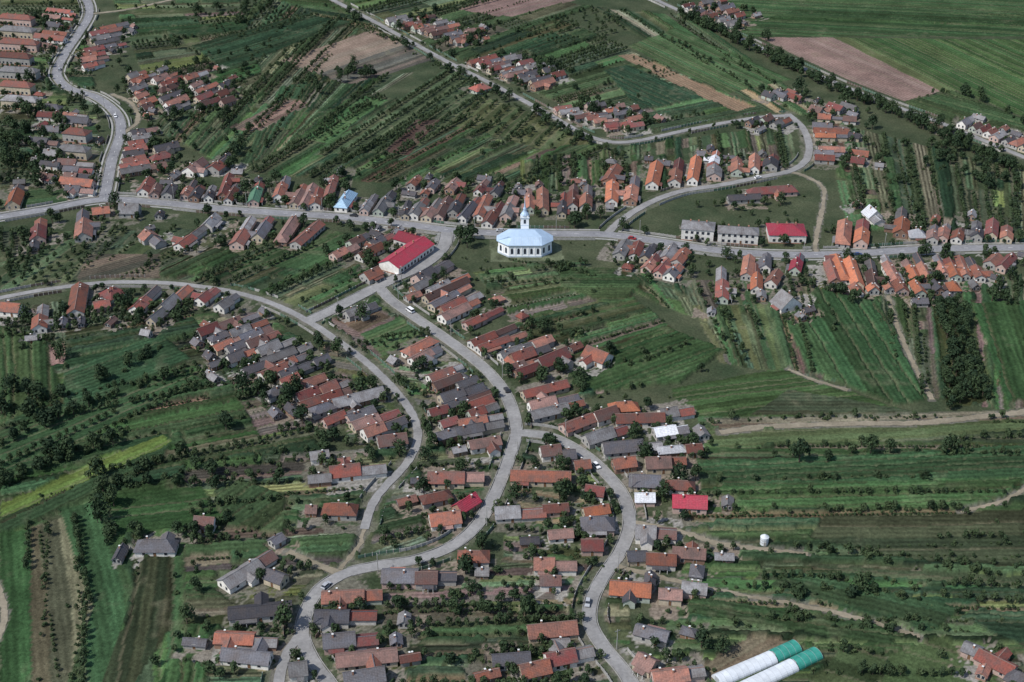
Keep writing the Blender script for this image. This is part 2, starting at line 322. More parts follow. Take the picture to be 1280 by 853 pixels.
# ------------------------------------------------------------ church
def church():
    E=bpy.data.objects.new('church',None); ROOT.objects.link(E); cx,cy=g(656,313); E.location=(cx,cy,0)
    white=simple('church_plaster',(0.80,0.80,0.79),var=0.05); blue=simple('church_sheet_roof',(0.38,0.49,0.62),0.45,0.10,0.4,metal=0.1); trim=simple('church_trim',(0.5,0.56,0.62))
    a,b,c=12.6,7.4,5.0; h=6.2
    P=[(-a,-b+c),(-a+c,-b),(a-c,-b),(a,-b+c),(a,b-c),(a-c,b),(-a+c,b),(-a,b-c)]
    mb=MB(); n=8
    mb.add([(x,y,0) for x,y in P]+[(x,y,h) for x,y in P],[(i,(i+1)%n,n+(i+1)%n,n+i) for i in range(n)],0)
    mb.add([(x*1.02,y*1.03,0) for x,y in P]+[(x*1.02,y*1.03,.8) for x,y in P],[(i,(i+1)%n,n+(i+1)%n,n+i) for i in range(n)]+[tuple(range(n,2*n))],1)
    mb.add([(x*1.015,y*1.02,h-.5) for x,y in P]+[(x*1.03,y*1.045,h-.05) for x,y in P],[(i,(i+1)%n,n+(i+1)%n,n+i) for i in range(n)],1)
    mb.obj('walls',[white,trim],parent=E)
    rb=MB(); Q=[(x*1.06,y*1.08) for x,y in P]
    mid=[(-a*.62,-b*.55),(-a*.45,-b*.62),(a*.45,-b*.62),(a*.62,-b*.55),(a*.62,b*.55),(a*.45,b*.62),(-a*.45,b*.62),(-a*.62,b*.55)]
    rb.add([(x,y,h-.1) for x,y in Q]+[(x,y,h+.15) for x,y in Q]+[(x,y,h+2.9) for x,y in mid]+[(-a*.36,0,h+4.6),(a*.36,0,h+4.6)],
      [(i,(i+1)%n,n+(i+1)%n,n+i) for i in range(n)]+[(n+i,n+(i+1)%n,2*n+(i+1)%n,2*n+i) for i in range(n)]+[tuple(range(n-1,-1,-1))]+
      [(16,17,24),(17,18,25,24),(18,19,25),(19,20,25),(20,21,25),(21,22,24,25),(22,23,24),(23,16,24)],0)
    for i in range(-6,7):
        x=i*1.1
        for s in (-1,1):
            rb.add([(x-.05,s*b*1.08,h+.2),(x+.05,s*b*1.08,h+.2),(x+.05,s*b*.62,h+2.97),(x-.05,s*b*.62,h+2.97)],[(0,1,2,3)],1)
    rb.obj('roof',[blue,trim],parent=E)
    wb=MB()
    for i in range(n):
        p=np.array(P[i]); q=np.array(P[(i+1)%n]); l=np.linalg.norm(q-p); t=(q-p)/l; nn=np.array((t[1],-t[0])); k=5 if l>12 else (2 if l>5 else 1)
        for j in range(k):
            cc=p+t*l*(j+.5)/k
            for (ww,z0,z1,off,mi) in ((0.75,1.5,4.6,.03,1),(0.55,1.7,4.5,.06,0)):
                pts=[cc-t*ww,cc+t*ww]; vs=[(*(pts[0]+nn*off),z0),(*(pts[1]+nn*off),z0)]
                for s in range(7):
                    an=math.pi*s/6; r=cc+t*ww*math.cos(an)+nn*off; vs.append((*r,z1-ww+ww*math.sin(an)))
                wb.add(vs,[tuple(range(len(vs)))],mi)
            if j>0:
                pc=p+t*l*j/k; s0=pc-t*.3; s1=pc+t*.3
                wb.add([(*(s0+nn*.15),.8),(*(s1+nn*.15),.8),(*(s1+nn*.15),h-.5),(*(s0+nn*.15),h-.5),(*s0,.8),(*s1,.8),(*s1,h-.5),(*s0,h-.5)],[(0,1,2,3),(4,0,3,7),(1,5,6,2),(3,2,6,7)],2)
    wb.obj('windows',[M_GLASS,trim,white],parent=E)
    tb=MB(); ty=b-1.0
    tb.box(-1.9,1.9,ty-1.9,ty+1.9,0,14.5,0); tb.box(-2.15,2.15,ty-2.15,ty+2.15,14.5,14.9,1,True); tb.box(-2.0,2.0,ty-2.0,ty+2.0,10.8,11.05,1,True)
    tb.box(-1.7,1.7,ty-1.7,ty+1.7,14.9,15.6,0)
    prof=[(2.1,15.6),(1.8,16.3),(1.1,17.2),(0.8,18.0),(.9,18.6),(.45,19.6),(.2,22),(.05,24.4)]
    for (r0,z0),(r1,z1) in zip(prof[:-1],prof[1:]): tb.cyl(0,ty,z0,z1,r0,r1,10,2,False)
    tb.cyl(0,ty,24.2,24.6,.25,.25,8,2); tb.box(-.05,.05,ty-.05,ty+.05,24.6,26,2)
    for s in (-1,1):
        for mi,e,off in ((1,.1,.03),(3,0,.06)):
            y=ty+s*(1.9+off); tb.add([(-.5-e,y,11.8-e),(.5+e,y,11.8-e),(.5+e,y,13.8+e),(-.5-e,y,13.8+e)],[(0,1,2,3)],mi)
            x=s*(1.9+off); tb.add([(x,ty-.5-e,11.8-e),(x,ty+.5+e,11.8-e),(x,ty+.5+e,13.8+e),(x,ty-.5-e,13.8+e)],[(0,1,2,3)],mi)
    tb.obj('bell_tower',[white,trim,blue,M_GLASS],parent=E)
    disk(house_r,cx,cy,10); disk(house_r,cx-6,cy,8); disk(house_r,cx+6,cy,8)
church()
# ------------------------------------------------------------ polytunnels
M_FILM=simple('tunnel_film_white',(0.56,0.59,0.62),0.5,0.2,0.35); M_FILMG=simple('tunnel_film_green',(0.04,0.24,0.19),0.6,0.3,0.5)
M_RIB=simple('tunnel_hoop',(0.36,0.38,0.40),0.5,0.1)
def tunnel(p0,p1,w,mat,name):
    a=np.array(g(*p0,1.5)); b=np.array(g(*p1,1.5)); l=np.linalg.norm(b-a); ang=math.atan2(*(b-a)[::-1]); mb=MB(); n=12; r=w/2; seg=int(l/2)
    def arc(x,rr): return [(x,-rr*math.cos(math.pi*i/n),rr*0.75*math.sin(math.pi*i/n)) for i in range(n+1)]
    for s in range(seg):
        x0=-l/2+l*s/seg; x1=-l/2+l*(s+1)/seg
        A=arc(x0,r); B=arc((x0+x1)/2,r*.99); C=arc(x1,r)
        mb.add(A+B,[(i,i+n+1,i+n+2,i+1) for i in range(n)],0); mb.add(B+C,[(i,i+n+1,i+n+2,i+1) for i in range(n)],0)
        D=arc(x1-.04,r*1.01); Ee=arc(x1+.04,r*1.01); mb.add(D+Ee,[(i,i+n+1,i+n+2,i+1) for i in range(n)],1)
    for x in (-l/2+.06,l/2-.06): mb.add(arc(x,r*.99),[tuple(range(n+1))],0)
    for x in (-l/2,l/2): mb.box(x-.03,x+.03,-.9,.9,0,1.9,1)
    c=(a+b)/2; mb.obj(name,[mat,M_RIB],loc=(c[0],c[1],0),rz=ang); occ_rect(c[0],c[1],ang,l/2+1.5,r+1.5,house_r,True)
tunnel((896,848),(966,818),5.4,M_FILM,'polytunnel'); tunnel((922,861),(992,828),5.4,M_FILM,'polytunnel')
tunnel((967,817),(996,804),5.4,M_FILMG,'shade_net_tunnel'); tunnel((993,827),(1022,813),5.4,M_FILMG,'shade_net_tunnel')
sb=MB(); x,y=g(955,680); sb.cyl(0,0,0,3.0,1.4,1.4,14,0,False); sb.cyl(0,0,3.0,4.0,1.5,.2,14,0); 
for zz in (1,2): sb.cyl(0,0,zz,zz+.1,1.45,1.45,14,1)
sb.box(-.4,.4,-1.5,-1.3,0,1.6,1); sb.obj('grain_silo',[M_FILM,M_CONC],loc=(x,y,0)); disk(house_r,x,y,2)
SPECIAL=[ (190,298,16,12,'red',8),(105,280,4,-42,'red',8),(48,287,2,-24,'red',7),(162,262,24,0,'grey',8),(126,263,26,-3,'red',6),
 (240,295,34,-24,'red',6),(262,279,20,-20,'grey',6),(306,289,22,-34,'red',7),(330,284,18,-26,'grey',6),(360,286,20,-30,'red',6),(384,292,30,-26,'red',6),
 (430,312,28,-14,'red',5.5),(445,300,28,-14,'red',5.5),(462,313,28,-14,'red',5.5),(475,298,26,-14,'grey',5.5),(464,342,22,-10,'red',7),(245,208,20,-14,'red',8),(273,206,16,-12,'red',8),
 (14,384,24,2,'red',7),(50,396,3,-28,'red',6),(97,374,6,-34,'red',7),(140,365,20,-10,'red',9),(127,379,18,-3,'red',6),(183,373,30,-28,'red',6),(218,373,32,-28,'grey',6),(204,388,26,-20,'grey',5),(258,368,20,-16,'red',6),(285,376,24,-16,'grey',6),
 (447,586,86,-10,'red',6.5),(425,636,70,2,'red',6),(424,679,44,-44,'red',7.5),(310,710,62,-38,'grey',6.5),(325,762,78,-8,'grey',6),(308,796,96,4,'red',5.5),(308,818,74,8,'grey',5.5),(195,681,50,0,'grey',6),(256,652,24,2,'red',6),(345,720,16,6,'grey',5),(366,836,24,-3,'grey',6),
 (490,549,44,-6,'red',7),(447,496,62,-16,'grey',6),(468,521,56,-20,'red',6),(570,596,86,0,'red',7),(676,594,74,2,'red',6.5),(556,646,62,-8,'red',7),(570,636,38,-24,'crimson',5.5),(650,638,62,-4,'grey',6),(545,620,36,-8,'red',5),
 (592,694,38,0,'red',6),(500,719,44,0,'grey',7),(545,721,50,0,'red',6.5),(440,744,74,-3,'red',6),(432,769,76,0,'grey',6),(438,798,84,-8,'grey',6.5),(458,820,94,-10,'red',6),(455,845,50,-8,'grey',6),
 (688,563,24,-3,'red',6),(745,637,30,-5,'orange',5),(747,654,40,0,'grey',7),(740,680,26,0,'red',6),(694,704,52,0,'red',6),(727,711,36,4,'grey',7.5),(688,725,24,0,'red',5),(690,785,60,-6,'red',6),(705,779,26,0,'orange',4.5),(712,818,58,-12,'red',6),(668,834,44,-10,'red',6),(744,612,20,3,'red',5),
 (722,527,36,-14,'red',6),(748,520,44,-14,'red',6),(775,508,60,-3,'orange',5.5),(800,522,60,-2,'red',6),(845,513,50,-8,'grey',6),(757,541,50,-16,'grey',6),(790,556,90,-8,'grey',7),(838,536,40,-6,'red',6),(775,578,44,-6,'red',6),(832,578,50,-2,'red',6.5),(806,600,48,2,'grey',7),(850,605,36,2,'red',5),(806,620,30,0,'orange',5),(862,627,42,2,'crimson',7),(822,641,44,2,'grey',7.5),(853,652,48,0,'red',6),(820,665,50,3,'grey',7),
 (868,675,76,8,'orange',7),(921,671,42,3,'grey',7.5),(815,697,60,3,'red',6),(808,716,80,8,'grey',6),(788,735,50,4,'orange',7),(838,742,28,2,'red',5),(850,690,50,4,'red',5),(803,824,34,18,'red',6),(848,842,64,-8,'red',6),(815,790,40,10,'grey',5),
 (1246,826,44,22,'red',5.5),(1262,842,44,20,'grey',5.5),(1222,812,20,8,'grey',5),
 (600,109,18,-5,'red',8),(983,377,14,10,'grey',11),(903,354,1,-38,'red',5.5),
 (690,448,34,-14,'red',7),(747,444,26,10,'red',8),(540,338,40,-22,'grey',7),(20,244,10,-24,'orange',7),
 (320,240,10,-30,'green',5.5),(432,250,22,-30,'blue',6.5),(1094,270,16,14,'white',7.5),(1128,276,4,-30,'orange',7),(1128,292,20,0,'white',7),(965,238,60,-4,'red',5.5),(930,246,40,-2,'grey',5),
 (765,218,12,-18,'red',6.5),(765,240,2,-34,'orange',6),(790,236,6,-36,'orange',6.5),(818,218,6,-26,'orange',6.5),(820,238,8,-18,'grey',8),(845,214,6,-36,'orange',6.5),(868,212,6,-32,'orange',5.5),(893,212,2,-34,'grey',7.5),(894,196,3,-14,'white',5),(922,207,2,-38,'orange',6.5),(943,205,2,-32,'orange',5.5),(963,206,4,-22,'grey',7.5),(985,202,14,-10,'grey',8),
 (1030,292,6,-26,'grey',7.5),(1055,290,3,-28,'orange',6.5),(1078,290,4,-28,'orange',6.5),(1222,287,4,-34,'grey',5.5),(1240,286,3,-30,'red',5.5),(1259,290,3,-26,'orange',5.5),(1060,297,18,0,'grey',7),
]
for s in SPECIAL: px_house(*s[:6])
ROWS=[ # x1,y1,x2,y2,n,dx,dy,pal
 (78,8,62,62,6,34,4,RO),(70,130,50,150,2,30,2,RO),(102,200,96,240,5,40,3,RG),(98,140,98,152,2,36,3,RG),(62,150,58,230,5,26,3,RG),
 (142,28,112,84,8,38,-8,RO),(172,86,180,140,6,28,-10,RO),(208,88,222,140,6,28,-10,RO),(245,90,262,130,5,26,-10,['red']),(280,98,288,128,3,22,-8,RO),
 (178,160,166,216,8,34,-6,RO),(205,180,196,210,3,26,-6,RO),(172,238,216,240,3,16,-26,RG),(228,238,300,236,5,22,-38,['red','red','grey']),
 (342,238,418,238,6,16,-42,RO),(455,252,640,262,12,20,-32,RG),(500,225,640,236,5,12,-14,RO),(656,250,738,252,6,3,-40,['red','orange','grey']),
 (488,22,592,50,10,28,-6,RO),(520,18,600,40,4,22,-5,RO),(602,72,690,108,12,30,-8,RO),(635,68,705,96,5,20,-5,RG),(702,134,784,160,9,36,-5,RO),(738,128,800,150,4,20,-4,RO),
 (852,6,915,30,9,20,-4,RG),(880,0,930,20,5,16,-4,RO),(957,118,1005,118,4,16,6,RG),(1018,138,1065,132,4,16,5,RR),
 (1204,150,1286,184,8,22,-10,['red','red','grey']),(1034,156,1030,204,9,50,2,RR),(1070,164,1074,206,4,22,3,RR),(935,150,982,150,4,16,-8,RG),(1018,146,1060,148,2,40,2,['red']),
 (772,312,872,322,7,13,-20,RG),(800,330,850,336,3,14,-16,RO),(930,338,962,338,3,2,-34,OO),(992,328,1010,330,2,6,-26,['crimson','grey']),
 (1036,338,1116,336,7,-14,-34,OO),(1132,334,1225,334,7,-14,-30,OO),(1060,360,1200,358,7,-8,-12,OO),(1238,324,1276,330,3,14,-12,RO),(1155,290,1205,290,3,3,-20,OO),
 (290,396,492,545,18,46,-18,RO),(262,406,300,448,5,36,-14,RO),(328,448,432,520,8,36,-14,RO),
 (548,352,600,400,7,54,-24,['grey','grey','grey','red']),(520,344,535,356,2,40,-20,RG),(612,414,672,470,8,56,-20,RO),(672,482,694,516,4,58,-14,RO),(660,418,700,460,2,30,-12,RG),
 (452,386,470,374,2,40,-16,RG),(515,432,530,446,2,44,-24,RO),(553,462,600,516,7,48,-18,RO),(606,520,604,556,4,56,-10,RG),(560,500,560,548,3,36,-10,RO),
 (735,560,745,585,2,30,-3,RO),(880,730,800,752,2,30,3,RO),(770,690,775,700,1,20,0,RO),
 (955,330,975,352,2,14,-16,RO),(690,620,700,690,2,34,-2,RO),(640,800,650,850,1,40,-4,RO),(400,560,395,610,2,26,-4,RO),(830,560,880,560,2,30,-3,RO),
]
for x1,y1,x2,y2,n,dx,dy,pal in ROWS:
    for i in range(n):
        t=(i+.5+random.uniform(-.2,.2))/n; sh=random.uniform(-.16,.16)
        u=x1+(x2-x1)*t+dx*sh; v=y1+(y2-y1)*t+dy*sh
        k=random.uniform(.65,1.15); px_house(u,v,dx*k,dy*k,pal,maxL=25,jit=.04)
base_placed=list(placed)
for (cx,cy,ang,Lm,w) in base_placed:
    for r in range(2):
        if random.random()<0.45:
            s=random.choice((-1,1)); d=Lm/2+random.uniform(3.5,11); o=random.uniform(-6,6)
            x=cx+math.cos(ang)*d*s-math.sin(ang)*o; y=cy+math.sin(ang)*d*s+math.cos(ang)*o
            if occ_rect(x,y,ang,3,3,verge_r)>0 or occ_rect(x,y,ang,3.5,3,house_r)>0: continue
            make_house(x,y,ang+random.choice((0,math.pi/2))+random.gauss(0,.06),random.uniform(3.5,7.5),random.uniform(2.8,4.2),random.choice(['red','grey','grey','grey']),'garden_shed',h=random.uniform(1.8,2.2),plain=True,wall=random.choice([M_WOOD,WALLS[2],WALLS[4]]))
# ------------------------------------------------------------ ground sheet
ST=0.8
fx=np.arange(-420,420.1,ST); fy=np.arange(290,1080,ST)
def geo(a,b,n): return a+(b-a)*(np.linspace(0,1,n+1)[1:]**2.5)
xs=np.concatenate([geo(-420,-9000,14)[::-1],fx,geo(fx[-1],9000,14)]); ys=np.concatenate([geo(290,-4000,12)[::-1],fy,geo(fy[-1],14000,16)])
X,Y=np.meshgrid(xs,ys)
LAT={}
def vn(X,Y,s,seed):
    if seed not in LAT: LAT[seed]=np.random.default_rng(seed).random((256,256))
    R=LAT[seed]; x=X/s+1000; y=Y/s+1000; xi=np.floor(x).astype(int); yi=np.floor(y).astype(int); fx_=x-xi; fy_=y-yi
    fx_=fx_*fx_*(3-2*fx_); fy_=fy_*fy_*(3-2*fy_); a=R[yi%256,xi%256]; b=R[yi%256,(xi+1)%256]; c=R[(yi+1)%256,xi%256]; d=R[(yi+1)%256,(xi+1)%256]
    return (a*(1-fx_)+b*fx_)*(1-fy_)+(c*(1-fx_)+d*fx_)*fy_
PX=X+(vn(X,Y,6,1)-.5)*1.0; PY=Y+(vn(X,Y,6,2)-.5)*1.0
nA=vn(X,Y,45,3); nB=vn(X,Y,11,4); nC=vn(X,Y,3,5); nD=np.random.default_rng(9).random(X.shape)
def lerp(a,b,t): return np.array(a)[None,None,:]*(1-t[...,None])+np.array(b)[None,None,:]*t[...,None]
COL=lerp((0.032,0.048,0.025),(0.074,0.082,0.048),np.clip(nA*.4+nB*.7+nC*.35-.3,0,1)); HT=np.zeros(X.shape)+0.03*nD; RP=np.zeros(X.shape); RA=np.zeros(X.shape)
CROPS={ #colour, height, row period, row amp, patchiness, strip amp
 'corn':((0.034,0.063,0.027),1.5,2.4,.22,.3,.25),'corn_d':((0.023,0.045,0.023),1.6,2.4,.22,.3,.25),'grass':((0.054,0.075,0.036),.08,3,.05,.6,.28),
 'meadow':((0.076,0.106,0.042),.1,3,.10,.35,.15),'bright':((0.105,0.155,0.036),.3,2.4,.12,.3,.15),'alfalfa':((0.045,0.086,0.034),.35,2.4,.14,.3,.25),
 'soil':((0.195,0.142,0.106),.0,2.2,.15,.3,.1),'soil_d':((0.108,0.090,0.073),.0,1.8,.2,.4,.3),'potato':((0.047,0.069,0.038),.3,2.4,.5,.35,.4),
 'stubble':((0.155,0.140,0.092),.05,2.4,.15,.4,.35),'rust':((0.080,0.058,0.042),.1,3,.1,.4,.2),'orch':((0.050,0.065,0.037),.08,3,.1,.6,.3),'veg':((0.066,0.086,0.050),.25,2.0,.55,.45,.5),'olive':((0.050,0.062,0.033),.6,2.4,.2,.4,.3),'plot_y':((0.092,0.125,0.048),.1,2.0,.35,.35,.3)}
def sl(P):
    x0,x1=P[:,0].min()-1.5,P[:,0].max()+1.5; y0,y1=P[:,1].min()-1.5,P[:,1].max()+1.5
    return slice(np.searchsorted(ys,y0),np.searchsorted(ys,y1)),slice(np.searchsorted(xs,x0),np.searchsorted(xs,x1))
def pip(P,x,y):
    m=np.zeros(x.shape,bool); n=len(P)
    for i in range(n):
        ax,ay=P[i]; bx,by=P[(i+1)%n]
        if ay==by: continue
        c=((ay>y)!=(by>y))&(x<(bx-ax)*(y-ay)/(by-ay)+ax); m^=c
    return m
HASH=np.random.default_rng(77).random(4096)
def paint(P,crop,d,br=1.0,period=None,stripw=None):
    P=np.array(P,float); a,b=sl(P)
    if a.start>=a.stop or b.start>=b.stop: return
    m=pip(P,PX[a,b],PY[a,b])
    if not m.any(): return
    c,h,per,amp,pat,samp=CROPS[crop]; per=period or per
    d=np.array(d,float); d/=np.linalg.norm(d)+1e-9
    f=br*(1+pat*((nB[a,b]-.5)*.9+(nC[a,b]-.5)*.6+(nA[a,b]-.5)*.7)+(nD[a,b]-.5)*.2)
    sw=stripw or random.choice((2.6,4.0,5.5,7.5)); off=random.uniform(0,500)
    q=(-d[1]*PX[a,b]+d[0]*PY[a,b])/sw+(nA[a,b]-.5)*.6+off; k=np.floor(q).astype(int); hh=HASH[k%4096]; h2=HASH[(k*7+13)%4096]; h3=HASH[(k*3+101)%4096]
    f=f*(1+samp*(hh-.5)*2.4)
    tint=np.array((random.uniform(.88,1.12),1,random.uniform(.9,1.2)))
    cc=np.array(c)[None,None,:]*tint*f[...,None]
    cc[...,0]*=1+.5*samp*(h2-.35)*2
    dry=np.clip((nB[a,b]*nC[a,b]-.42)*3,0,1)*pat
    edge=((q-k)<.8/sw)&(h3<.5); dry=np.maximum(dry,edge*.5)
    cc=cc*(1-dry[...,None])+np.array((.13,.12,.078))*dry[...,None]
    COL[a,b][m]=cc[m]; HT[a,b][m]=(h*(.6+.3*h2+.2*nC[a,b]+.35*nD[a,b])*(1-.85*edge))[m]+.02
    RP[a,b][m]=((-d[1]*X[a,b]+d[0]*Y[a,b])/per)[m]; RA[a,b][m]=amp
hedge_pts=[]; orch_pts=[]
def fruit_rows(P,d,sp,rowsp,kind,prob=.93,jit=.5):
    P=np.array(P,float); d=np.array(d,float); d/=np.linalg.norm(d); n=np.array((-d[1],d[0])); c=P.mean(0)
    R=np.abs(P-c).sum(1).max(); k=int(R/rowsp)+1; q=int(R/sp)+1
    pts=np.array([c+n*i*rowsp+d*j*sp for i in range(-k,k+1) for j in range(-q,q+1)])
    if len(pts)==0: return
    m=pip(P,pts[:,0],pts[:,1])
    for p in pts[m]:
        if random.random()<prob: orch_pts.append((p[0]+random.uniform(-jit,jit),p[1]+random.uniform(-jit,jit),kind))
def plots(a,b,c,d,n,mix,seg=3,orch=.12,hedge=.3):
    A,B,C_,D=[np.array(g(*p)) for p in (a,b,c,d)]
    ws=np.array([random.uniform(.5,1.5) for _ in range(n)]); cu=np.concatenate([[0],np.cumsum(ws)/ws.sum()])
    for i in range(n):
        t0,t1=cu[i],cu[i+1]; p0=A+(B-A)*t0; p1=A+(B-A)*t1; q0=D+(C_-D)*t0; q1=D+(C_-D)*t1
        k=random.randint(1,seg); ss=[0]+sorted(random.uniform(.12,.9) for _ in range(k-1))+[1]
        for s0,s1 in zip(ss[:-1],ss[1:]):
            quad=[p0+(q0-p0)*s0,p1+(q1-p1)*s0,p1+(q1-p1)*s1,p0+(q0-p0)*s1]; ce=sum(quad)/4
            quad=[ce+(z-ce)*(1-.6/max(3,np.linalg.norm(z-ce))) for z in quad]
            r=random.random()
            if r<orch:
                paint(quad,'orch',q0-p0,random.uniform(.7,1.2)); fruit_rows(quad,q0-p0,3.0,5.2,random.choice((1,1,2)),jit=.2)
            elif r<orch+.06:
                paint(quad,'stubble',q0-p0,.7); fruit_rows(quad,q0-p0,1.6,3.2,2,.95,.12)
            else: paint(quad,random.choice(mix),q0-p0,random.uniform(.65,1.45))
        if random.random()<hedge:
            l=np.linalg.norm(q0-p0); s=random.uniform(0,.5); e=random.uniform(.5,1); x=s*l
            while x<e*l:
                p=p0+(q0-p0)*x/l; hedge_pts.append((p[0]+random.uniform(-.6,.6),p[1]+random.uniform(-.6,.6),random.choice((1,2,2,2)))); x+=random.uniform(1.5,4)
GM=['corn','corn','corn_d','grass','potato','alfalfa','veg','corn_d','olive','soil_d','grass','plot_y','veg']
GV=['corn','corn_d','grass','potato','veg','soil_d','stubble','plot_y','veg','alfalfa','olive','grass','corn','soil_d']
G2=['corn','corn_d','alfalfa','olive','corn','grass','potato','veg']
plots((180,352),(400,392),(500,345),(330,285),18,G2+['veg'],4,.2,.2)
plots((0,350),(180,352),(330,285),(0,290),12,['grass','orch','soil_d','olive','grass','veg'],3,.35)
plots((270,215),(650,242),(790,190),(440,112),46,GM,5,.14,.2)
plots((560,70),(790,170),(960,140),(690,20),20,GM,3,.10,.2)
plots((420,0),(560,72),(740,10),(560,-30),12,GM,3,.15)
plots((770,245),(1000,215),(985,155),(770,185),26,GV,4,.08,.15)
plots((650,245),(770,235),(770,188),(650,200),14,GV,3,.15)
plots((1060,290),(1285,290),(1285,215),(1030,150),18,GM,4,.25,.4)
plots((850,350),(1285,345),(1290,520),(900,455),50,GV,5,.08,.2)
plots((590,340),(720,505),(880,440),(730,325),32,G2+['veg','plot_y','soil_d'],5,.12,.25)
plots((560,318),(850,345),(870,400),(700,330),16,G2+['veg'],3,.08,.2)
plots((870,520),(850,700),(1290,690),(1290,525),26,['alfalfa','corn','corn','grass','olive','corn_d'],3,.03,.2)
plots((860,690),(800,860),(1290,870),(1290,700),32,['alfalfa','corn','corn_d','grass','olive','veg','plot_y'],5,.05,.2)
plots((640,560),(610,860),(790,860),(790,590),36,GV,4,.1,.35)
plots((400,420),(470,700),(650,640),(620,460),32,GV,3,.1,.3)
plots((400,405),(440,450),(620,440),(480,365),12,G2,2,.05,.2)
plots((480,715),(470,870),(740,870),(740,700),22,GV,4,.12,.4)
plots((0,440),(0,660),(420,575),(240,395),30,['corn','corn_d','alfalfa','corn','olive'],3,.08,.15)
plots((0,385),(0,445),(240,400),(260,365),10,['corn','soil_d','orch','olive'],4,.2,.2)
plots((240,395),(330,560),(500,520),(330,390),24,GV,3,.12,.4)
plots((0,655),(230,640),(230,870),(-10,870),16,['corn','alfalfa','corn_d','olive'],3,.06,.1)
plots((230,580),(230,860),(420,860),(470,560),28,GV,4,.12,.3)
plots((190,160),(300,220),(480,40),(330,-5),26,G2+['soil_d','veg'],3,.12,.2)
plots((330,-5),(480,50),(560,80),(420,0),8,G2,2,.1)
plots((140,0),(200,150),(330,100),(300,0),18,GM,4,.2)
plots((300,215),(400,160),(520,90),(350,110),14,G2+['stubble'],3,.15,.2)
plots((960,140),(1040,150),(860,20),(740,10),9,G2+['stubble'],2,.1)
plots((0,0),(0,260),(130,250),(110,0),24,GM,3,.25,.5)
